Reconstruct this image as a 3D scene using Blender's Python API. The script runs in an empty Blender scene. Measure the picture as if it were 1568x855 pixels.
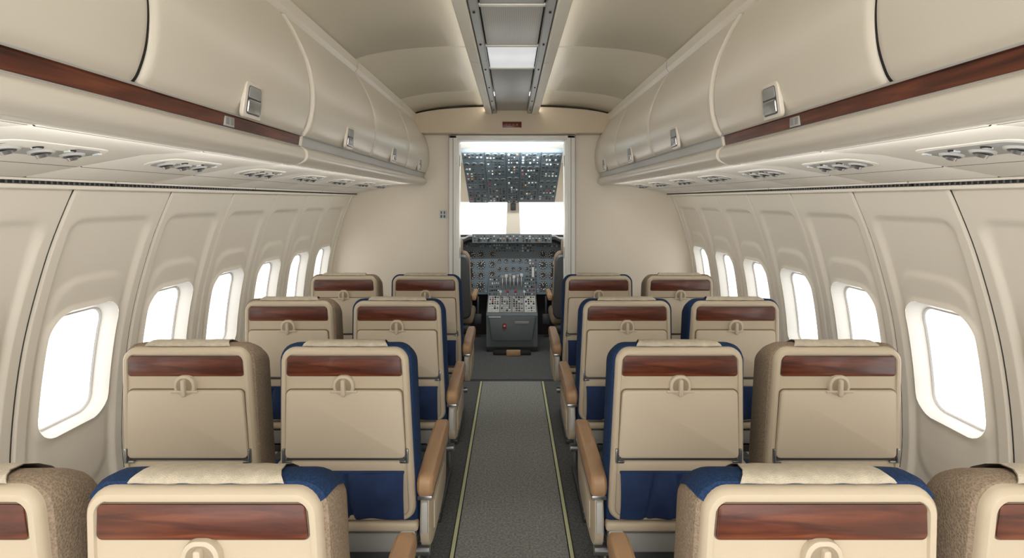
import bpy, bmesh, math, random
from mathutils import Vector, Matrix
random.seed(7)
CH=1.64
scene=bpy.context.scene
scene.view_settings.view_transform='Standard'
scene.view_settings.look='None'
def srgb(r,g,b):
    def f(c):
        c/=255.0
        return c/12.92 if c<=0.04045 else ((c+0.055)/1.055)**2.4
    return (f(r),f(g),f(b),1)
def mat(name,col,rough=.5,metal=0,bump=None,var=None,emit=None,spec=.5,coat=0):
    m=bpy.data.materials.new(name); m.use_nodes=True
    nt=m.node_tree; b=nt.nodes['Principled BSDF']
    b.inputs['Base Color'].default_value=col
    b.inputs['Roughness'].default_value=rough
    b.inputs['Metallic'].default_value=metal
    b.inputs['Specular IOR Level'].default_value=spec
    if coat: 
        b.inputs['Coat Weight'].default_value=coat; b.inputs['Coat Roughness'].default_value=.12
    tc=nt.nodes.new('ShaderNodeTexCoord')
    if bump:
        sc,st=bump[0],bump[1]
        n=nt.nodes.new('ShaderNodeTexNoise'); n.inputs['Scale'].default_value=sc; n.inputs['Detail'].default_value=3
        nt.links.new(tc.outputs['Object'],n.inputs['Vector'])
        bp=nt.nodes.new('ShaderNodeBump'); bp.inputs['Strength'].default_value=st; bp.inputs['Distance'].default_value=.004
        nt.links.new(n.outputs['Fac'],bp.inputs['Height']); nt.links.new(bp.outputs['Normal'],b.inputs['Normal'])
    if var:
        sc,amt=var
        n=nt.nodes.new('ShaderNodeTexNoise'); n.inputs['Scale'].default_value=sc; n.inputs['Detail'].default_value=5
        nt.links.new(tc.outputs['Object'],n.inputs['Vector'])
        r=nt.nodes.new('ShaderNodeValToRGB')
        r.color_ramp.elements[0].position=.3; r.color_ramp.elements[1].position=.7
        r.color_ramp.elements[0].color=tuple(c*(1-amt) for c in col[:3])+(1,)
        r.color_ramp.elements[1].color=tuple(min(1,c*(1+amt)) for c in col[:3])+(1,)
        nt.links.new(n.outputs['Fac'],r.inputs['Fac']); nt.links.new(r.outputs['Color'],b.inputs['Base Color'])
    if emit:
        b.inputs['Emission Color'].default_value=emit[0]; b.inputs['Emission Strength'].default_value=emit[1]
    return m
def woodmat(name,scale):
    m=mat(name,srgb(95,45,28),.36,coat=.2)
    nt=m.node_tree; b=nt.nodes['Principled BSDF']
    tc=nt.nodes.new('ShaderNodeTexCoord'); mp=nt.nodes.new('ShaderNodeMapping'); mp.inputs['Scale'].default_value=scale
    n=nt.nodes.new('ShaderNodeTexNoise'); n.inputs['Scale'].default_value=2.2; n.inputs['Detail'].default_value=7; n.inputs['Distortion'].default_value=.8
    r=nt.nodes.new('ShaderNodeValToRGB')
    e=r.color_ramp.elements; e[0].position=.3; e[0].color=srgb(56,25,15); e[1].position=.72; e[1].color=srgb(122,66,40)
    k=e.new(.5); k.color=srgb(90,43,26)
    nt.links.new(tc.outputs['Object'],mp.inputs['Vector']); nt.links.new(mp.outputs['Vector'],n.inputs['Vector'])
    nt.links.new(n.outputs['Fac'],r.inputs['Fac']); nt.links.new(r.outputs['Color'],b.inputs['Base Color'])
    return m
def weave(name,col,col2):
    m=mat(name,col,.9,spec=.2)
    nt=m.node_tree; b=nt.nodes['Principled BSDF']
    tc=nt.nodes.new('ShaderNodeTexCoord'); n=nt.nodes.new('ShaderNodeTexVoronoi'); n.inputs['Scale'].default_value=240
    r=nt.nodes.new('ShaderNodeValToRGB'); r.color_ramp.elements[0].color=col; r.color_ramp.elements[1].color=col2; r.color_ramp.elements[1].position=.8
    nt.links.new(tc.outputs['Object'],n.inputs['Vector']); nt.links.new(n.outputs['Distance'],r.inputs['Fac']); nt.links.new(r.outputs['Color'],b.inputs['Base Color'])
    bp=nt.nodes.new('ShaderNodeBump'); bp.inputs['Strength'].default_value=.5; bp.inputs['Distance'].default_value=.002
    nt.links.new(n.outputs['Distance'],bp.inputs['Height']); nt.links.new(bp.outputs['Normal'],b.inputs['Normal'])
    return m
M={}
M['shell']=mat('seat_shell_plastic',srgb(196,181,158),.42,bump=(300,.05))
M['tray']=mat('tray_plastic',srgb(199,185,163),.45,bump=(400,.05))
M['groove']=mat('panel_groove',srgb(104,92,75),.7)
M['latchin']=mat('latch_recess_shade',srgb(150,135,113),.5)  # darker tone paints the shading of the latch recess on a raised disc
M['wood']=woodmat('mahogany_panel',(2.5,9,22))
M['woody']=woodmat('mahogany_strip',(22,1.6,22))
M['blue']=weave('blue_fabric',srgb(24,42,72),srgb(38,60,95))
M['bluep']=mat('blue_pocket',srgb(26,48,88),.85,bump=(40,.5),var=(12,.25))
M['tan']=weave('tan_fabric',srgb(116,100,83),srgb(150,133,114))
M['cover']=mat('headrest_cloth',srgb(192,181,161),.9,bump=(420,.6),var=(60,.1))
M['leather']=mat('armrest_leather',srgb(178,142,108),.45,bump=(200,.1),var=(8,.08))
M['metal']=mat('satin_metal',srgb(175,175,175),.3,metal=.9)
M['dmetal']=mat('dark_metal',srgb(82,84,88),.45,metal=.5)
M['slot']=mat('slot_dark',srgb(38,36,34),.8)
M['bin']=mat('bin_plastic',srgb(214,206,192),.32,bump=(90,.03),var=(1.5,.02))
M['band']=mat('valance_plastic',srgb(216,209,197),.32,bump=(90,.03))
M['psu']=mat('service_panel_plastic',srgb(232,228,219),.45)
M['wall']=mat('sidewall_plastic',srgb(234,227,214),.5,bump=(150,.05))
M['bulk']=mat('bulkhead_laminate',srgb(233,223,206),.55,bump=(150,.04),var=(1.2,.02))
M['header']=mat('header_plastic',srgb(204,188,163),.5)
M['ceil']=mat('ceiling_plastic',srgb(206,198,179),.32,bump=(60,.03))
M['rail']=mat('ceiling_rail_paint',srgb(236,232,221),.4)
M['chan']=mat('channel_metal',srgb(172,174,172),.38,metal=.4)
M['skin']=mat('fuselage_lining',srgb(40,38,34),.9)
M['white']=mat('white_paint',srgb(238,236,230),.4)
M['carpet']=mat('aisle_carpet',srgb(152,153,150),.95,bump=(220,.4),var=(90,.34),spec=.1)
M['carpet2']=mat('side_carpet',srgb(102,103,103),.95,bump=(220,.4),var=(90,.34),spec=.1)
M['strip']=mat('path_strip',srgb(222,224,178),.5)
M['black']=mat('black_plastic',srgb(28,30,33),.5)
M['instr']=mat('instrument_panel_paint',srgb(100,115,125),.5)
M['ped']=mat('pedestal_paint',srgb(100,106,110),.5)
M['ind']=mat('indicator_white',srgb(205,210,210),.5)
M['red']=mat('red_plastic',srgb(150,44,38),.7)
M['amber']=mat('amber_plastic',srgb(190,140,70),.4)
M['exit']=mat('exit_sign_red',srgb(96,40,28),.3)
M['exitt']=mat('exit_sign_letters',srgb(130,66,48),.4)
M['glow']=mat('lamp_diffuser',srgb(225,228,230),.3,emit=((.95,.98,1,1),.42))
M['lamp']=mat('cockpit_lamp',srgb(240,245,240),.3,emit=((.93,1,.96,1),1.6))
M['greyp']=mat('grey_plastic',srgb(150,150,148),.4)
M['lgrey']=mat('light_grey_plastic',srgb(186,185,181),.4)
def grille():
    m=mat('ceiling_grille',srgb(160,160,156),.4,metal=.3)
    nt=m.node_tree; b=nt.nodes['Principled BSDF']
    tc=nt.nodes.new('ShaderNodeTexCoord'); n=nt.nodes.new('ShaderNodeTexVoronoi'); n.inputs['Scale'].default_value=110; n.inputs['Randomness'].default_value=0
    r=nt.nodes.new('ShaderNodeValToRGB'); r.color_ramp.elements[0].color=srgb(110,110,108); r.color_ramp.elements[1].color=srgb(205,205,200); r.color_ramp.elements[1].position=.5
    nt.links.new(tc.outputs['Object'],n.inputs['Vector']); nt.links.new(n.outputs['Distance'],r.inputs['Fac']); nt.links.new(r.outputs['Color'],b.inputs['Base Color'])
    return m
M['grille']=grille()
def panemat():
    m=bpy.data.materials.new('window_pane'); m.use_nodes=True; nt=m.node_tree; nt.nodes.clear()
    o=nt.nodes.new('ShaderNodeOutputMaterial'); t=nt.nodes.new('ShaderNodeBsdfTransparent'); g=nt.nodes.new('ShaderNodeBsdfGlossy'); g.inputs['Roughness'].default_value=.05
    x=nt.nodes.new('ShaderNodeMixShader'); x.inputs[0].default_value=.05
    nt.links.new(t.outputs[0],x.inputs[1]); nt.links.new(g.outputs[0],x.inputs[2]); nt.links.new(x.outputs[0],o.inputs[0])
    return m
M['pane']=panemat()

class MB:
    def __init__(s): s.v=[];s.f=[];s.m=[];s.names=[]
    def mi(s,k):
        if k not in s.names: s.names.append(k)
        return s.names.index(k)
    def loops(s,L,k,cap0=False,cap1=False,closed=True):
        b=len(s.v); n=len(L[0]); mi=s.mi(k)
        for l in L: s.v+= [tuple(p) for p in l]
        for i in range(len(L)-1):
            for j in range(n if closed else n-1):
                a=b+i*n+j; c=b+i*n+(j+1)%n
                s.f.append((a,c,c+n,a+n)); s.m.append(mi)
        if cap0: s.f.append(tuple(b+j for j in range(n))); s.m.append(mi)
        if cap1: s.f.append(tuple(b+(len(L)-1)*n+j for j in range(n))); s.m.append(mi)
    def slab(s,cx,z0,z1,wb,wt,r,yb,yf,bev,k,n=5):
        rr_=lambda ins,y:[(x+cx,y,z) for x,z in rr(z0,z1,wb,wt,r,ins,n)]
        s.loops([rr_(0,yb),rr_(0,yf+bev),rr_(bev*.3,yf+bev*.3),rr_(bev,yf)],k,True,True)
    def box(s,x0,x1,y0,y1,z0,z1,k,bev=.0,seg=2):
        bm=bmesh.new(); bmesh.ops.create_cube(bm,size=1)
        for v in bm.verts: v.co=Vector(((x0+x1)/2+v.co.x*(x1-x0),(y0+y1)/2+v.co.y*(y1-y0),(z0+z1)/2+v.co.z*(z1-z0)))
        if bev>0: bmesh.ops.bevel(bm,geom=bm.edges[:],offset=bev,segments=seg,profile=.5,affect='EDGES')
        s.addbm(bm,k)
    def addbm(s,bm,k,mx=None):
        if mx: bmesh.ops.transform(bm,matrix=mx,verts=bm.verts)
        b=len(s.v); mi=s.mi(k); bm.verts.index_update()
        s.v+=[tuple(v.co) for v in bm.verts]
        for f in bm.faces: s.f.append(tuple(b+v.index for v in f.verts)); s.m.append(mi)
        bm.free()
    def cyl(s,p0,p1,r,k,r2=None,n=14):
        p0=Vector(p0);p1=Vector(p1);d=p1-p0
        if r2 is None: r2=r
        q=d.to_track_quat('Z','Y').to_matrix()
        mk=lambda p,rr__:[p+q@Vector((math.cos(a*2*math.pi/n)*rr__,math.sin(a*2*math.pi/n)*rr__,0)) for a in range(n)]
        s.loops([mk(p0,r),mk(p1,r2)],k,True,True)
    def tube(s,pts,r,k,n=10):
        for a,b in zip(pts[:-1],pts[1:]): s.cyl(a,b,r,k,n=n)
    def xf(s,start,fn):
        for i in range(start,len(s.v)): s.v[i]=tuple(fn(Vector(s.v[i])))
    def mesh(s,name,angle=32):
        me=bpy.data.meshes.new(name); me.from_pydata(s.v,[],s.f)
        for k in s.names: me.materials.append(M[k])
        me.polygons.foreach_set('material_index',s.m)
        bm=bmesh.new(); bm.from_mesh(me); bmesh.ops.recalc_face_normals(bm,faces=bm.faces); bm.to_mesh(me); bm.free()
        me.shade_smooth(); me.set_sharp_from_angle(angle=math.radians(angle)); me.update()
        return me
    def obj(s,name,parent=None,angle=32):
        return link(name,s.mesh(name,angle),parent)
def link(name,me,parent=None,loc=None):
    o=bpy.data.objects.new(name,me); scene.collection.objects.link(o)
    if parent: o.parent=parent
    if loc: o.location=loc
    return o
def empty(name,loc=(0,0,0)):
    o=bpy.data.objects.new(name,None); o.location=loc; o.empty_display_size=.1; scene.collection.objects.link(o); return o
def rr(z0,z1,wb,wt,r,ins=0,n=5):
    W=max(wb,wt); hw=W/2-ins; a=z0+ins; b=z1-ins; r=max(min(r-ins,hw*.98,(b-a)/2*.98),.0015)
    out=[]
    for (cx,cz,s) in ((hw-r,b-r,0),(-hw+r,b-r,90),(-hw+r,a+r,180),(hw-r,a+r,270)):
        for i in range(n+1):
            t=math.radians(s+90*i/n); x=cx+r*math.cos(t); z=cz+r*math.sin(t)
            w=wb+(wt-wb)*((z-z0)/(z1-z0)); out.append((x*w/W,z))
    return out
def crom(P,n=8):
    out=[]
    for i in range(len(P)-1):
        p0=P[max(i-1,0)];p1=P[i];p2=P[i+1];p3=P[min(i+2,len(P)-1)]
        for j in range(n):
            t=j/n
            out.append(tuple(.5*(2*b+(c-a)*t+(2*a-5*b+4*c-d)*t*t+(3*b-a-3*c+d)*t**3) for a,b,c,d in zip(p0,p1,p2,p3)))
    out.append(P[-1]); return out
def ss(a,b,x):
    t=max(0,min(1,(x-a)/(b-a))); return t*t*(3-2*t)

# ---------------- SIDE WALL ----------------
PR=crom([(-1.66,1.50),(-1.2,1.635),(-.89,1.655),(-.53,1.62),(-.21,1.54),(0,1.46),(.06,1.43)],14)
def prof(h):
    if h<=PR[0][0]: return PR[0][1]
    for a,b in zip(PR[:-1],PR[1:]):
        if a[0]<=h<=b[0]: return a[1]+(b[1]-a[1])*(h-a[0])/(b[0]-a[0]+1e-9)
    return PR[-1][1]
def sdr(x,y,cx,cy,hx,hy,r):
    dx=abs(x-cx)-hx+r; dy=abs(y-cy)-hy+r
    return math.hypot(max(dx,0),max(dy,0))+min(max(dx,dy),0)-r
HC=-.632; HX,HY,HR=.162,.230,.086
HWP=.2490
def disp(y,h):
    a=1-ss(-.026,0,sdr(y,h,0,-.86,.208,.80,.06))
    b=1-ss(-.040,.0,sdr(y,h,0,-.70,.190,.43,.12))
    e=ss(.241,.249,abs(y))
    lip=1-ss(.0,.020,sdr(y,h,0,HC,HX,HY,HR))
    return .017*a-.010*b+.008*e-.009*lip
def hole(q,ins):
    hx,hy,r=HX-ins,HY-ins,max(HR-ins,.02)
    x,y=q[0]*hx,q[1]*hy
    px=max(-hx+r,min(hx-r,x)); py=max(-hy+r,min(hy-r,y))
    d=Vector((x-px,y-py))
    if d.length>1e-9: d=d.normalized()*r
    return px+d.x,py+d.y+HC
Q=[]
m_=30
for k in range(4):
    for i in range(m_):
        t=-1+2*i/m_
        Q.append([( t,-1),(1,t),(-t,1),(-1,-t)][k])
def panel_mesh(side):
    mb=MB(); L=[]
    H0,H1=-1.64,.055; hh=(H1-H0)/2; hc=(H0+H1)/2
    NR=60
    for i in range(NR+1):
        t=i/NR; l=[]
        for q in Q:
            a=hole(q,0); b=(q[0]*HWP,hc+q[1]*hh)
            y=a[0]+(b[0]-a[0])*t; h=a[1]+(b[1]-a[1])*t
            l.append((side*(prof(h)+disp(y,h)),y,CH+h))
        L.append(l)
    mb.loops(L,'wall'); return mb.mesh('window_panel_'+('r' if side>0 else 'l'),50)
def window_mesh(side):
    mb=MB(); L=[]
    for dx,ins in ((-.0,0),(.006,.003),(.02,.009),(.045,.018),(.052,.021),(.052,.027),(.058,.030)):
        l=[]
        for q in Q[::2]:
            a=hole(q,0); y,h=hole(q,ins)
            l.append((side*(prof(h)+disp(a[0],a[1])+dx),y,CH+h))
        L.append(l)
    mb.loops(L[:6],'white')
    mb.loops(L[5:],'lgrey')
    mb.loops([[(x,y,z) for x,y,z in L[-1]]],'pane',cap0=True)
    return mb.mesh('window_'+('r' if side>0 else 'l'),40)
PITCH=.505
YC=[2.01+PITCH*k for k in range(-6,6)]
wi=1
YA,YB=-1.35,4.85
for side,nm in ((-1,'left'),(1,'right')):
    W=empty('wall_'+nm)
    pm=panel_mesh(side); wm=window_mesh(side)
    for yc in YC:
        link('window_panel',pm,W,(0,yc,0))
        link('window_%d'%wi,wm,None,(0,yc,0)); wi+=1
    mb=MB()
    hs=[-1.64+1.695*i/60 for i in range(61)]
    for yc in YC[:-1]:
        ym=yc+PITCH/2
        mb.loops([[(side*(prof(h)+.0095),ym-.011,CH+h) for h in hs],[(side*(prof(h)+.0095),ym+.011,CH+h) for h in hs]],'slot',closed=False)
    ye=YC[-1]+.240
    mb.loops([[(side*(prof(h)+.016),ye,CH+h) for h in hs],[(side*(prof(h)+.010),ye+.014,CH+h) for h in hs],[(side*prof(h),ye+.022,CH+h) for h in hs],[(side*prof(h),4.88,CH+h) for h in hs]],'wall',closed=False)
    mb.obj('seam_backing',W)
    mb=MB()
    sx=lambda a,b:(min(side*a,side*b),max(side*a,side*b))
    for (y0,y1) in [(YA,0.85)]+[(.86+i*1.02,.86+i*1.02+1.01) for i in range(4)]:
        y1=min(y1,4.84)
        mb.box(*sx(1.398,1.43),y0,y1,CH+.057,CH+.064,'wall')
        mb.box(*sx(1.414,1.43),y0,y1,CH+.045,CH+.058,'slot')
        y=y0+.01
        while y<y1-.01:
            mb.box(*sx(1.4125,1.43),y,y+.007,CH+.045,CH+.058,'dmetal'); y+=.021
    mb.box(*sx(1.410,1.47),YA,4.85,CH+.033,CH+.047,'wall',.004)
    mb.obj('air_vent_grille',W)

# ---------------- OVERHEAD BINS ----------------
DP=crom([(.862,.70),(.818,.625),(.772,.52),(.752,.42),(.754,.33),(.772,.265),(.790,.240)],6)
SP=[(.790,.240),(.797,.238),(.802,.203),(.797,.200)]
VP=crom([(.797,.200),(.780,.188),(.775,.166),(.784,.146),(.812,.132),(.835,.134)],5)
def bin_mesh(y0,y1,side):
    mb=MB()
    sts=[(0,.02),(.003,.010),(.008,.004),(.016,.001),(.025,0)]
    ys=[(y0+a,o) for a,o in sts]+[(y0+(y1-y0)*k/6,0) for k in range(1,6)]+[(y1-a,o) for a,o in reversed(sts)]
    mb.loops([[(side*(x+o),y,CH+h) for x,h in DP] for y,o in ys],'bin',closed=False)
    body=[(.885,.70)]+[(x+.012,h) for x,h in DP[2:]]+[(.80,.24),(1.2,.24),(1.33,.5)]
    mb.loops([[(side*x,y0-.004,CH+h) for x,h in body],[(side*x,y1+.004,CH+h) for x,h in body]],'slot' ,True,True)
    yl=(y0+y1)/2
    st=len(mb.v)
    mb.slab(0,-.054,.050,.112,.098,.018,.006,-.006,.004,'bin')
    mb.slab(0,-.043,.039,.084,.076,.010,.0,-.0068,.0005,'dmetal')
    mb.slab(0,-.041,.000,.076,.073,.007,.0,-.011,.004,'metal')
    mb.slab(0,.004,.037,.074,.070,.007,.0,-.0085,.001,'greyp')
    P=Vector((.7585,0,.290)); t=Vector((-.10,0,.995)).normalized()
    nrm=Vector((-.995,0,-.10))
    def f(v):
        w=P+t*v.z-nrm*v.y
        return Vector((side*w.x,yl+v.x,CH+w.z))
    mb.xf(st,f)
    return mb
seams=[-1.35,-.67,.22,1.11,2.0,2.93,3.88,4.84]
for side in (-1,1):
    for i in range(len(seams)-1):
        bin_mesh(seams[i]+.004+(.018 if i==4 else 0),seams[i+1]-.004-(.008 if i==3 else 0),side).obj('overhead_bin')
    V_=empty('trim_%d'%(4 if side<0 else 5))
    for (y0,y1,strip) in ((YA,1.994,'woody'),(2.016,4.84,'lgrey')):
        mb=MB()
        mb.loops([[(side*x,y0,CH+h) for x,h in SP],[(side*x,y1,CH+h) for x,h in SP]],strip,closed=False)
        for hh_,xx in ((.2425,.789),(.2,.7965)):
            mb.loops([[(side*(xx-.001),yy,CH+hh_+.003),(side*(xx-.004),yy,CH+hh_),(side*(xx-.001),yy,CH+hh_-.003)] for yy in (y0,y1)],'lgrey',closed=False)
        mb.loops([[(side*(x+o),y,CH+h) for x,h in VP] for y,o in ((y0,.008),(y0+.004,.0),(y1-.004,0),(y1,.008))],'band',closed=False)
        if strip=='woody':
            for c in (.60,1.50):
                xs=side*.7975
                mb.box(min(xs,xs+side*.006),max(xs,xs+side*.006),c-.026,c+.026,CH+.207,CH+.236,'lgrey',.001)
                mb.box(min(xs-side*.001,xs+side*.003),max(xs-side*.001,xs+side*.003),c-.020,c-.003,CH+.212,CH+.231,'greyp')
                mb.box(min(xs-side*.001,xs+side*.003),max(xs-side*.001,xs+side*.003),c+.004,c+.020,CH+.212,CH+.231,'greyp')
        mb.obj('valance',V_)
    mb=MB()
    al=DP+SP[1:]+VP[1:]
    mb.loops([[(side*(x+o),y,CH+h) for x,h in al] for y,o in ((1.992,.02),(1.996,-.003),(2.000,-.007),(2.010,-.007),(2.014,-.003),(2.018,.02))],'bin',closed=False)
    mb.obj('divider_rib',V_)
    S=empty('passenger_service_panels')
    def ph(x):
        if x<1.05: return .140-.012*(x-.83)/.22
        return .128-(x-1.05)*(.066/.36)
    mb=MB()
    mb.loops([[(side*x,YA,CH+ph(x)+.012) for x in (.80,1.05,1.45)],[(side*x,4.84,CH+ph(x)+.012) for x in (.80,1.05,1.45)]],'slot',closed=False)
    y=1.25+.27-.54*5
    while y<4.8:
        y1=min(y+.54,4.84)
        for xs in ((.838,.885),(.889,1.05,1.235),(1.239,1.395)):
            a,b=y+.002,y1-.002
            def row(yy,dz,ins): 
                l=list(xs); l[0]+=ins; l[-1]-=ins
                return [(side*x,yy,CH+ph(x)+dz) for x in l]
            mb.loops([row(a,.008,0),row(a+.001,.002,.0),row(a+.005,0,.0),row(b-.005,0,0),row(b-.001,.002,0),row(b,.008,0)],'psu',closed=False)
        y=y1
        if y>4.83: break
    mb.obj('panel_strips',S)
    y=1.25-.54*4
    mbu=MB()
    mbu.slab(0,-.062,.062,.31,.31,.058,.01,-.004,.003,'psu')
    mbu.slab(0,-.046,.046,.272,.272,.042,.0,-.0045,.0003,'greyp')
    for k,xx in enumerate((-.088,0,.088)):
        mbu.cyl((xx,-.004,0.008),(xx,-.010,0.008),.027,'lgrey',.024)
        mbu.cyl((xx,-.010,0.008),(xx,-.012,0.008),.019,'dmetal',.018)
        mbu.cyl((xx,-.010,0.008),(xx+.003,-.019,0.008),.013,'metal',.010)
        mbu.box(xx+.034,xx+.050,-.009,-.004,-.03,-.014,'ind',.002)
    for xx in (-.045,.045):
        mbu.cyl((xx,-.004,-.024),(xx,-.008,-.024),.011,'slot',.010)
    def f(v):
        X=1.10+v.z; 
        return Vector((side*X,v.x,CH+ph(X)+v.y+.001))
    mbu.xf(0,f); me=mbu.mesh('reading_light_unit')
    while y<4.6:
        link('reading_light_unit',me,S,(0,y,0)); y+=.54
    mb=MB()
    for (a,b) in zip([YA,-.7,.5,1.7,2.92,4.1],[-.7,.5,1.7,2.92,4.1,4.72]):
        p=[(.885,.70),(.864,.700),(.850,.722),(.850,.765),(.862,.775)]
        mb.loops([[(side*x,a+.002,CH+h) for x,h in p],[(side*x,b-.002,CH+h) for x,h in p]],'bin',closed=False)
    mb.obj('trim_%d'%(1 if side<0 else 2))

# ---------------- CEILING ----------------
C=empty('ceiling')
cp=crom([(.885,.765),(.862,.772),(.78,.795),(.62,.822),(.42,.838),(.25,.842),(.225,.842)],6)
for side in (-1,1):
    mb=MB()
    for (a,b) in zip([YA,-.7,.5,1.7,2.92,4.1],[-.7,.5,1.7,2.92,4.1,4.80]):
        st=[(a+.004,.014),(a+.007,.005),(a+.015,0),((a+b)/2,0),(b-.015,0),(b-.007,.005),(b-.004,.014)]
        mb.loops([[(side*x,y,CH+h+o) for x,h in cp] for y,o in st],'ceil',closed=False)
    mb.obj('ceiling_panels',C)
    mb=MB()
    for (a,b) in zip([YA,.5,1.7,2.92,4.1],[.5,1.7,2.92,4.1,4.80]):
        p=[(.232,.85),(.236,.775),(.230,.762),(.182,.752),(.176,.757),(.176,.80)]
        mb.loops([[(side*x,a+.0015,CH+h) for x,h in p],[(side*x,b-.0015,CH+h) for x,h in p]],'rail',closed=False)
        p=[(.172,.80),(.172,.768),(.168,.764),(.140,.764),(.136,.768),(.136,.81)]
        mb.loops([[(side*x,a+.0015,CH+h) for x,h in p],[(side*x,b-.0015,CH+h) for x,h in p]],'chan',closed=False)
    for y in (1.0,1.25,1.7,2.15,2.6,3.1,3.6,4.1,4.5):
        mb.box(side*.155-.005,side*.155+.005,y,y+.014,CH+.759,CH+.77,'slot',.002)
    mb.obj('ceiling_rails',C)
mb=MB()
ys=[-1.35,.2,.85,1.30,2.15,2.72,3.18,4.80]
for k,(a,b) in zip(['chan','grille','glow','chan','grille','glow','chan'],zip(ys[:-1],ys[1:])):
    mb.box(-.130,.130,a+.004,b-.004,CH+.790,CH+.80,k,.003)
    mb.box(-.136,.136,b-.012,b+.012,CH+.785,CH+.797,'rail',.003)
mb.obj('light_channel',C)
mb=MB()
half=[(1.475,.03),(1.50,.10),(1.42,.5),(1.0,.86),(.5,.98),(0,1.02)]
full=half+[(-x,h) for x,h in reversed(half[:-1])]
mb.loops([[(x,YA,CH+h) for x,h in full],[(x,4.95,CH+h) for x,h in full]],'skin',closed=False)
mb.obj('fuselage_lining',C)

# ---------------- FLOOR ----------------
F=empty('floor')
mb=MB()
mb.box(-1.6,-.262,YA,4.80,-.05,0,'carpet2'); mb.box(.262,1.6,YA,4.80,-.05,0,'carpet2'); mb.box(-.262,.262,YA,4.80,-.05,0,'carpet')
mb.obj('carpet',F)
mb=MB()
for s in (-1,1):
    mb.box(s*.276-.013,s*.276+.013,YA,4.78,0,.003,'slot'); mb.box(s*.276-.0085,s*.276+.0085,YA,4.78,.003,.005,'strip',.001)
mb.box(-.56,.56,4.79,4.83,-.04,.006,'dmetal',.002)
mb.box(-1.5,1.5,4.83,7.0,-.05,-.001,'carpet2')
mb.obj('path_strips',F)

# ---------------- BULKHEAD ----------------
WF=empty('wall_front')
mb=MB()
BW,DT=.545,.565
mb.box(-1.68,-BW,4.85,4.91,0,CH+.95,'bulk'); mb.box(BW,1.68,4.85,4.91,0,CH+.95,'bulk'); mb.box(-BW,BW,4.85,4.91,CH+DT,CH+.95,'bulk')
mb.obj('bulkhead',WF)
mb=MB()
for s in (-1,1):
    x0,x1=sorted((s*.497,s*.572)); 
    mb.box(x0,x1,4.80,4.845,0,CH+DT+.02,'white',.008)
    x0,x1=sorted((s*.485,s*.543)); mb.box(x0,x1,4.845,5.02,0,CH+DT-.002,'white',.006)
    x0,x1=sorted((s*.530,s*.536)); mb.box(x0,x1,4.797,4.80,0,CH+DT,'greyp')
    x0,x1=sorted((s*.571,s*.577)); mb.box(x0,x1,4.83,4.849,0,CH+DT+.02,'dmetal')
    for z in (.3,1.1,1.95): 
        x0,x1=sorted((s*.480,s*.49)); mb.box(x0,x1,4.90,4.93,z,z+.1,'greyp',.002)
mb.box(-.572,.572,4.80,4.845,CH+DT-.012,CH+DT+.02,'white',.008)
mb.box(-.543,.543,4.845,5.02,CH+DT-.02,CH+DT-.002,'white',.006)
mb.obj('door_1')
mb=MB()
n=24; lo=.590; out=[]
for i in range(n+1):
    x=-.868+1.736*i/n; out.append((x,.735+.095*math.sqrt(max(0,1-(x/.9)**2))))
bot=[(.868,lo+.02),(.855,lo),(-.855,lo),(-.868,lo+.02)]
o=out+bot
mb.loops([[(x,4.848,CH+h) for x,h in o],[(x,4.71,CH+h) for x,h in o],[(x*.99,4.70,CH+lo+(h-lo)*.97+.004) for x,h in o]],'header',True,True)
mb.obj('trim_3')
mb=MB()
mb.slab(0,CH+.632,CH+.695,.185,.185,.006,4.70,4.692,.003,'header'); mb.slab(0,CH+.638,CH+.689,.168,.168,.004,4.70,4.690,.001,'exit')
for i,xx in enumerate((-.05,-.02,.012,.045)): mb.box(xx-.009,xx+.009,4.688,4.690,CH+.655,CH+.672,'exitt')
mb.obj('exit_sign')
mb=MB()
mb.slab(-.630,CH-.175,CH-.095,.068,.068,.004,4.85,4.846,.001,'ind')
for a in (-.645,-.617):
    mb.box(a-.008,a+.008,4.844,4.846,CH-.165,CH-.14,'dmetal'); mb.box(a-.006,a+.006,4.844,4.846,CH-.13,CH-.105,'exit')
mb.obj('placard',WF)

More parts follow.
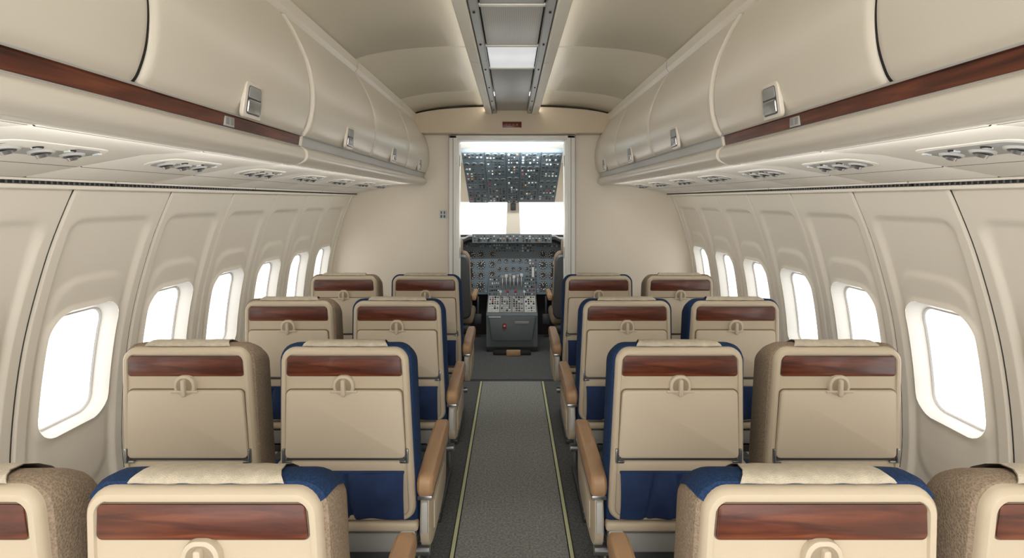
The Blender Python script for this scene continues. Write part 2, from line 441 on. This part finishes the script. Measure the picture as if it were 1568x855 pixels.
# ---------------- SEATS ----------------
ZT=1.135
def lean(v): return Vector((v.x,v.y+(ZT-v.z)*.07,v.z))
def back_mesh(fab,sidefab):
    mb=MB()
    z0=.52; wb,wt=.475,.432; r=.050
    g=lambda ins,y,dz=0:[(x,y,z) for x,z in rr(z0,ZT,wb,wt,r,ins,7)]
    mb.loops([g(.004,.07),g(0,.05),g(0,.016),g(.003,.007),g(.009,.001),g(.016,0),g(.021,.001),g(.0235,.006)],'shell',True,True)
    mb.slab(0,1.0365,1.1095,.397,.387,.012,.008,.0045,.001,'groove')
    mb.slab(0,1.039,1.107,.392,.382,.010,.008,.0015,.002,'wood')
    mb.slab(0,.748,.994,.4215,.3995,.019,.008,.0035,.001,'groove',6)
    mb.slab(0,.752,.990,.414,.392,.016,.008,-.008,.005,'tray',6)
    mb.box(-.205,.205,.001,.008,.741,.749,'dmetal',.001)
    for s in (-1,1):
        mb.box(s*.212-.005,s*.212+.005,-.010,.004,.735,.785,'metal',.003)
        mb.box(s*.200-.014,s*.200+.014,-.006,.004,.733,.743,'metal',.003)
    mb.slab(0,.974,1.043,.078,.066,.031,.008,-.0095,.004,'tray',10)
    mb.slab(0,.982,1.034,.056,.050,.024,.0,-.0098,.0002,'latchin',10)
    mb.slab(0,.972,1.031,.016,.014,.006,.0,-.020,.004,'tray')
    mb.box(-.046,.046,-.0115,-.007,.983,.992,'tray',.002)
    mb.slab(0,.700,.736,.405,.410,.006,.008,.002,.002,'shell')
    xs=[-.2+.4*i/60 for i in range(61)]
    zs=[.535+.165*j/12 for j in range(13)]
    L=[]
    for z in zs:
        t=(z-.535)/.165
        L.append([(x,-.004-.018*math.sin(math.pi*(.15+.8*(1-t)))-.005*math.sin(x*55+z*20+2*math.sin(x*17))*(1-t*.4)+.016*math.exp(-((x-.02+.02*t)/.009)**2)+.010*math.exp(-((x+.11-.03*t)/.008)**2),z) for x in xs])
    mb.loops(L,'bluep',closed=False)
    mb.box(-.2,.2,-.008,.006,.694,.704,'bluep',.003)
    def drop(y,z): return z-.042*ss(.045,.17,y)*ss(.8,1.12,z)
    def gf(ins,y):
        return [(x,y,drop(y,z)) for x,z in rr(.47,ZT+.008,wb+.02,wt+.028,.060,ins,7)]
    k=sidefab
    mb.loops([gf(.016,.020),gf(.006,.026),gf(.0,.042),gf(-.001,.075),gf(.0,.110),gf(.006,.135),gf(.020,.152),gf(.045,.160)],k,True,True)
    if fab!=sidefab:
        o=rr(.47,ZT+.008,wb+.02,wt+.028,.060,-.003,7); 
        idx=[i for i,(x,z) in enumerate(o) if z>ZT-.035]
        L=[]
        for ins,y in ((.014,.0185),(.003,.024),(-.003,.042),(-.004,.075),(-.003,.110),(.003,.137),(.018,.156)):
            p=rr(.47,ZT+.008,wb+.02,wt+.028,.060,ins,7); L.append([(p[i][0],y,drop(y,p[i][1])) for i in idx])
        mb.loops(L,fab,closed=False)
    # headrest cloth, draped clear of the fabric
    path=[(.018,ZT+.004),(.022,ZT+.010),(.030,ZT+.0145),(.044,ZT+.0175),(.075,ZT+.0185),(.110,ZT+.0175),(.140,ZT+.010),(.164,ZT-.008),(.172,ZT-.05),(.174,ZT-.2)]
    L=[]
    for i,(y,z) in enumerate(path):
        w=.146-.022*ss(0,5,i)
        L.append([(-w+2*w*j/24+.0015*math.sin(j*3+i),y+.0008*math.sin(j*1.7),drop(y,z)+.0006*math.sin(j*.9+i*.8)) for j in range(25)])
    mb.loops(L,'cover',closed=False)
    mb.loops([[(x,y+.0015,z-.002) for x,y,z in l] for l in L],'cover',closed=False)
    mb.xf(0,lean)
    return mb.mesh('seat_back')
def base_mesh(fab,aisle):
    mb=MB()
    mb.box(-.225,.225,.14,.60,.37,.48,fab,.035,4)
    mb.box(-.215,.215,.10,.56,.34,.38,'dmetal',.01)
    mb.box(-.245,.245,.045,.085,.480,.515,'shell',.012,3)
    mb.box(-.235,.235,.06,.10,.40,.47,'greyp',.01)
    mb.cyl((-.26,.22,.31),(.26,.22,.31),.022,'metal'); mb.cyl((-.26,.50,.31),(.26,.50,.31),.022,'metal')
    a=aisle
    for dx in (a*.19,):
        mb.tube([(dx,.22,.31),(dx,.10,.03)],.015,'metal'); mb.tube([(dx,.50,.31),(dx,.56,.03)],.015,'metal'); mb.tube([(dx,.12,.06),(dx,.50,.28)],.011,'metal')
        mb.box(dx-.02,dx+.02,.06,.60,0,.03,'dmetal',.006)
    mb.tube([(a*.14,.10,.42),(a*.12,.16,.02)],.010,'metal')
    mb.tube([(-a*.19,.22,.31),(-a*.19,.10,.0)],.015,'metal')
    return mb.mesh('seat_base')
def arm_mesh(a,aisle=True):
    mb=MB()
    x=a*.268 if aisle else a*.262
    w=.029 if aisle else .024
    capp=crom([(.055,.600),(.040,.625),(.045,.662),(.085,.678),(.25,.684),(.47,.688),(.525,.676),(.540,.650),(.525,.622),(.47,.615),(.2,.604),(.055,.600)],4)[:-1]
    def ring(xx,s): 
        cy,cz=.28,.642
        return [(xx,cy+(y-cy)*(1-(1-s)*.25),cz+(z-cz)*s) for y,z in capp]
    k='leather' if aisle else 'shell'
    mb.loops([ring(x-w,.70),ring(x-w*.88,.88),ring(x-w*.6,1),ring(x+w*.6,1),ring(x+w*.88,.88),ring(x+w,.70)],k,True,True)
    mb.box(x-w*.9,x+w*.9,.050,.51,.590,.606,'metal',.004)
    pp=crom([(.055,.59),(.045,.52),(.055,.45),(.11,.405),(.30,.395),(.46,.41),(.52,.47),(.51,.59)],4) if aisle else [(.12,.59),(.12,.50),(.30,.44),(.40,.59)]
    cy=sum(p[0] for p in pp)/len(pp); cz=sum(p[1] for p in pp)/len(pp)
    R=lambda xx,s:[(xx,cy+(y-cy)*s,cz+(z-cz)*s) for y,z in pp]
    t=w*.62
    mb.loops([R(x-t,.95),R(x-t*.8,1),R(x+t*.8,1),R(x+t,.95)],'shell',True,True)
    if aisle:
        xo=x+a*t
        mb.box(min(xo,xo+a*.004),max(xo,xo+a*.004),.14,.42,.44,.54,'tray',.0015)
        mb.box(x-.012,x+.012,.036,.055,.48,.59,'lgrey',.006)
        mb.box(x-w*.8,x+w*.8,.525,.545,.625,.672,'lgrey',.008)
    return mb.mesh('armrest')
BK={}; BS={}
for c in ('blue','tan'):
    BK[c]=back_mesh(c,c)
for a in (-1,1): BS[a]=base_mesh('blue',a)
BK['mix']=back_mesh('blue','tan')
AR={(a,b):arm_mesh(a,b) for a in (-1,1) for b in (True,False)}
rows=[.972,1.80,2.63,3.50]
for ri,Y in enumerate(rows):
    for side in (-1,1):
        for cxa,pos in ((.572,'aisle'),(1.112,'win')):
            if ri==0 and pos=='win': cxa=1.09
            if pos=='aisle': c='mix' if ri==0 else 'blue'
            else: c='blue' if (ri==2 and side>0) else 'tan'
            E=empty('airplane_seat',(side*cxa,Y,0))
            link('seat_back',BK[c],E,(0,0,-.028 if ri==0 else 0))
            link('seat_base',BS[-side],E)
            if pos=='aisle': link('aisle_armrest',AR[(-side,True)],E,(0,.04 if ri==0 else 0,0)); link('center_armrest',AR[(side,False)],E)
            else: link('window_armrest',AR[(side,False)],E)

# ---------------- COCKPIT ----------------
K=empty('cockpit')
mb=MB()
cw=1.12
for s in (-1,1):
    x0,x1=sorted((s*cw,s*(cw+.04)))
    mb.box(x0,x1,4.92,7.0,0,CH-.42,'header'); mb.box(x0,x1,4.92,7.0,CH+.05,CH+.72,'bulk'); mb.box(x0,x1,4.92,5.55,CH-.42,CH+.05,'bulk')
    mb.box(x0,x1,6.1,6.2,CH-.42,CH+.05,'bulk')
    mb.box(min(s*.95,s*1.16),max(s*.95,s*1.16),6.50,6.60,CH-.45,CH+.1,'bulk',.01)
mb.box(-1.16,1.16,4.92,5.9,CH+.62,CH+.68,'white')
mb.box(-1.16,1.16,5.9,6.6,CH+.45,CH+.68,'white')
mb.box(-1.16,1.16,6.50,6.60,CH-.03,CH+.6,'bulk',.01)
mb.box(-1.16,1.16,6.45,6.60,0,CH-.43,'slot',.01)
mb.loops([[(-.075,6.56,CH-.45),(.105,6.56,CH-.45),(.085,6.56,CH+.02),(-.055,6.56,CH+.02)],[(-.075,6.48,CH-.45),(.105,6.48,CH-.45),(.085,6.48,CH+.02),(-.055,6.48,CH+.02)]],'bulk',True,True)
mb.obj('cockpit_shell',K)
mb=MB()
mb.box(-.5,.5,5.06,5.10,CH+.535,CH+.56,'lamp',.004)
mb.obj('cockpit_lamp',K)
def field(mb,O,U,V,N,w,h,nx,ny,seed,skip=.12,cols=('ind','black','lgrey','black','dmetal','black'),sz=1.0):
    rnd=random.Random(seed)
    for i in range(nx):
        for j in range(ny):
            if rnd.random()<skip: continue
            u=(i+.5)/nx*w; v=(j+.5+rnd.uniform(-.05,.05))/ny*h
            su=w/nx*rnd.uniform(.35,.62)*sz; sv=h/ny*rnd.uniform(.3,.5)*sz; hgt=rnd.uniform(.003,.012)
            k=rnd.choice(cols); q=rnd.random()
            if q<.03: k='red'
            elif q<.05: k='amber'
            P=O+U*u+V*v
            if rnd.random()<.4:
                mb.cyl(P,P+N*hgt,min(su,sv)*.75,k,n=10)
            else:
                c=[P-U*su/2-V*sv/2,P+U*su/2-V*sv/2,P+U*su/2+V*sv/2,P-U*su/2+V*sv/2]
                mb.loops([c,[p+N*hgt for p in c]],k,False,True)
def plate(mb,O,U,V,N,w,h,t,k):
    c=[O,O+U*w,O+U*w+V*h,O+V*h]; mb.loops([[p-N*t for p in c],c],k,True,True)
def dial(P,r,k='black'):
    mb.cyl(P,P+N*.006,r*1.12,'ped',n=20); mb.cyl(P+N*.006,P+N*.0075,r,'black',n=20)
    for t in range(10):
        a=t*math.pi/5+.3; d=(U*math.cos(a)+V*math.sin(a))*r*.8
        c=P+d+N*.0078; e=.10*r; mb.loops([[c-U*e-V*e,c+U*e-V*e,c+U*e+V*e,c-U*e+V*e]],'ind',cap0=True)
    a=random.random()*6; d=U*math.cos(a)+V*math.sin(a); w_=U*-math.sin(a)+V*math.cos(a); P2=P+N*.009
    mb.loops([[P2-w_*r*.07,P2+w_*r*.07,P2+d*r*.7+w_*r*.05,P2+d*r*.7-w_*r*.05]],'ind',cap0=True)
mb=MB()
A=Vector((-.50,5.22,CH+.475)); B=Vector((-.50,6.22,CH-.03)); V=(B-A); hl=V.length; V.normalize(); U=Vector((1,0,0)); N=U.cross(V); 
if N.z>0: N=-N
plate(mb,A,U,V,N,1.0,hl,.04,'ped')
pw=[(.0,.225),(.225,.215),(.44,.14),(.58,.21),(.79,.21)]
for ci,(u0,w) in enumerate(pw):
    v=0.0; rnd=random.Random(ci+3); pi_=0
    while v<hl-.08:
        h=rnd.choice((.14,.19,.25)); h=min(h,hl-v)
        plate(mb,A+U*(u0+.003)+V*(v+.005)+N*.008,U,V,N,w-.006,h-.010,.008,'instr')
        if (pi_+ci)%3==1 and h>.13:
            for q in range(3 if w>.2 else 2):
                nn=3 if w>.2 else 2
                dial(A+U*(u0+w*(q+.5)/nn)+V*(v+h*.36)+N*.008,.027)
            field(mb,A+U*(u0+.014)+V*(v+h*.62)+N*.008,U,V,N,w-.028,h*.32,max(4,int(w/.034)),1,ci*50+int(v*100),.1)
        else:
            ny=max(2,int(h/.058))
            for r_ in range(ny):
                Vr=v+.016+(h-.03)*(r_+.5)/ny
                # engraved label row above each switch row
                for q in range(3): 
                    O_=A+U*(u0+.02+q*(w-.04)/3)+V*(Vr-.019)+N*.0085
                    mb.loops([[O_,O_+U*(w*.16),O_+U*(w*.16)+V*.004,O_+V*.004]],'ind',cap0=True)
            field(mb,A+U*(u0+.014)+V*(v+.018)+N*.008,U,V,N,w-.028,h-.036,max(4,int(w/.040)),ny,ci*50+int(v*100),.10,('black','black','dmetal','ind','slot','lgrey'),.85)
        v+=h; pi_+=1
mb.obj('overhead_panel',K)
mb=MB()
A=Vector((-.95,6.28,CH-1.12)); B=Vector((-.95,6.42,CH-.50)); V=B-A; hl=V.length; V.normalize(); N=U.cross(V)
if N.y>0: N=-N
plate(mb,A,U,V,N,1.9,hl,.04,'instr')
for s in (-1,1):
    for i in range(3):
        for j in range(4):
            dial(A+U*(.95+s*(.37+i*.12))+V*(.10+j*.125),.045 if (i+j)%2 else .052)
for i in range(5):
    for j in range(4):
        dial(A+U*(.95-.15+i*.082)+V*(.10+j*.10),.030)
for j in range(4): dial(A+U*(.95-.235)+V*(.12+j*.12),.042)
plate(mb,A+U*(.95+.20)+V*.12+N*.008,U,V,N,.10,.30,.008,'ped')
field(mb,A+U*(.95+.20)+V*.12+N*.008,U,V,N,.10,.30,3,8,5)
mb.loops([[A+U*1.19+V*.2+N*.03,A+U*1.21+V*.2+N*.03,A+U*1.21+V*.32+N*.03,A+U*1.19+V*.32+N*.03],[A+U*1.185+V*.2+N*.01,A+U*1.215+V*.2+N*.01,A+U*1.215+V*.32+N*.01,A+U*1.185+V*.32+N*.01]],'ind',True,True)
field(mb,A+U*.72+V*.50+N*.001,U,V,N,.50,.10,16,3,9)
field(mb,A+U*.05+V*.02+N*.001,U,V,N,1.8,.05,50,2,19)
field(mb,A+U*.25+V*.56+N*.001,U,V,N,.45,.05,16,2,29); field(mb,A+U*1.25+V*.56+N*.001,U,V,N,.45,.05,16,2,39)
mb.obj('instrument_panel',K)
mb=MB()
gp=crom([(6.50,-.425),(6.34,-.415),(6.20,-.425),(6.16,-.445),(6.18,-.475),(6.42,-.51)],5)
mb.loops([[(x,y,CH+h-dz) for y,h in gp] for x,dz in ((-.95,.06),(-.8,.045),(-.56,.03),(-.50,.0),(.50,.0),(.56,.03),(.8,.045),(.95,.06))],'black',True,True,closed=False)
A=Vector((-.46,6.145,CH-.50)); V=Vector((0,0,1)); N=Vector((0,-1,0))
plate(mb,A,U,V,N,.92,.10,.09,'ped')
field(mb,A+U*.01+V*.012,U,V,N,.90,.078,24,3,77)
for i in range(8): mb.cyl(A+U*(.08+i*.11)+V*.035,A+U*(.08+i*.11)+V*.035+N*.02,.014,'black')
mb.box(-.02,.05,6.40,6.46,CH-.13,CH-.04,'dmetal',.01); mb.cyl((.015,6.43,CH-.04),(.015,6.47,CH+.02),.012,'dmetal')
mb.obj('glareshield',K)
mb=MB()
for s in (-1,1):
    for dx in (.40,.56,.72):
        mb.box(s*dx-.045,s*dx+.045,6.22,6.25,.18,.30,'dmetal',.008); mb.box(s*dx-.012,s*dx+.012,6.24,6.30,.28,.50,'dmetal',.004)
    mb.cyl((s*.62,6.1,.0),(s*.62,6.12,.72),.022,'black')
    mb.tube([(s*.62-.15,6.06,.86),(s*.62-.15,6.06,.76),(s*.62-.06,6.08,.72),(s*.62+.06,6.08,.72),(s*.62+.15,6.06,.76),(s*.62+.15,6.06,.86)],.016,'black')
mb.obj('control_yokes',K)
mb=MB()
hw=.275
sp=[(5.70,.06),(5.68,.40),(5.71,.42),(6.06,.54),(6.28,.71),(6.36,.73),(6.36,0),(5.76,0)]
mb.loops([[(x,y,z) for y,z in sp] for x in (-hw,-hw+.008,hw-.008,hw)],'ped',True,True)
A=Vector((-hw,5.71,.42)); B=Vector((-hw,6.06,.54)); V=B-A; hl=V.length; V.normalize(); N=U.cross(V)
if N.z<0: N=-N
for i in range(4):
    plate(mb,A+U*(.012+i*.133)+V*.01+N*.006,U,V,N,.125,hl-.02,.006,'lgrey' if i in(0,3) else 'greyp')
    field(mb,A+U*(.018+i*.133)+V*.015+N*.006,U,V,N,.112,hl-.04,4,7,200+i,.1)
A2=Vector((-hw,6.06,.54)); B2=Vector((-hw,6.28,.71)); V2=(B2-A2); hl2=V2.length; V2.normalize(); N2=U.cross(V2)
if N2.z<0: N2=-N2
field(mb,A2+U*.01,U,V2,N2,.12,hl2,5,5,300); field(mb,A2+U*.42,U,V2,N2,.12,hl2,5,5,301)
for i,x in enumerate((-.11,-.066,-.022,.022,.066,.11)):
    k='ind' if i%2 else 'greyp'
    y0=6.14; mb.box(x-.007,x+.007,y0-.01,y0+.01,.56,.73+.01*(i%3),'metal',.002); mb.box(x-.017,x+.017,y0-.02,y0+.02,.73+.01*(i%3),.765+.01*(i%3),k,.006)
for i,x in enumerate((-.13,-.05,.04,.14)):
    mb.box(x-.006,x+.006,6.00,6.02,.50,.59,'metal',.002); mb.box(x-.014,x+.014,5.99,6.03,.585,.61,'red' if i in (1,2) else 'ind',.006)
mb.slab(0,.13,.39,.42,.51,.02,5.70,5.672,.006,'ped')
mb.box(-.100,-.060,5.662,5.674,.26,.32,'red',.004); mb.box(-.09,-.07,5.658,5.664,.285,.30,'ind')
mb.box(-.25,-.12,5.668,5.68,.378,.39,'ind',.002); mb.box(.03,.18,5.668,5.68,.31,.34,'greyp',.003)
mb.box(-.20,.20,5.59,5.70,0,.035,'slot',.01); mb.box(-.06,.09,5.55,5.60,0,.06,'leather',.01)
mb.obj('center_pedestal',K)
for s in (-1,1):
    mb=MB()
    cx=s*.645
    g=lambda ins,y:[(x+cx,y,z) for x,z in rr(.42,1.08,.46,.40,.07,ins,6)]
    mb.loops([g(.02,5.40),g(0,5.42),g(0,5.47),g(.02,5.50)],'dmetal',True,True)
    g=lambda ins,y:[(x+cx,y,z) for x,z in rr(.46,1.11,.47,.41,.08,ins,6)]
    mb.loops([g(.02,5.48),g(0,5.50),g(0,5.55),g(.03,5.58)],'tan',True,True)
    mb.box(cx-.24,cx+.24,5.50,5.98,.34,.46,'tan',.04,3)
    mb.box(cx-.20,cx+.20,5.45,5.92,.28,.35,'dmetal',.02)
    mb.cyl((cx,5.7,0),(cx,5.7,.3),.10,'dmetal')
    for a in (-1,1): mb.box(cx+a*.25-.025,cx+a*.25+.025,5.46,5.86,.60,.66,'leather',.015)
    mb.box(cx-.14,cx+.14,5.43,5.52,1.08,1.24,'tan',.035,3)
    mb.obj('pilot_seat',K)

# ---------------- LIGHT ----------------
w=bpy.data.worlds.new('world'); scene.world=w; w.use_nodes=True
bg=w.node_tree.nodes['Background']; bg.inputs['Color'].default_value=(1,.985,.955,1); bg.inputs['Strength'].default_value=3.0
def area(name,loc,rot,sx,sy,e,col=(1,.965,.91)):
    l=bpy.data.lights.new(name,'AREA'); l.shape='RECTANGLE'; l.size=sx; l.size_y=sy; l.energy=e; l.color=col
    o=bpy.data.objects.new(name,l); o.location=loc; o.rotation_euler=rot; scene.collection.objects.link(o); return o
R=math.radians
for s in (-1,1):
    area('ceiling_cove_lamp',(s*.240,1.75,CH+.800),(0,R(-90*s),0),.04,6.1,2.6)
    # added unseen fill light behind the valance lip, brightening the window wall
    area('sidewall_fill_light',(s*.850,1.65,CH+.112),(0,R(-50*s),0),.03,5.8,6.5)
area('rear_fill_light',(0,-.75,CH+.74),(R(25),0,0),.28,.9,36)  # fill light added out of view behind the camera to lift the cabin
area('cockpit_fill_light',(0,5.06,CH+.50),(R(55),0,0),.9,.06,14,(.95,1,1))  # added forward-facing fill inside the doorway, unseen, lifting the dim cockpit
cam=bpy.data.cameras.new('camera'); co=bpy.data.objects.new('camera',cam); scene.collection.objects.link(co)
co.location=(0,0,CH); co.rotation_euler=(math.radians(90),0,0)
cam.sensor_width=36; cam.lens=36*813/1568; cam.shift_y=-121.5/1568; cam.clip_start=.02
scene.camera=co
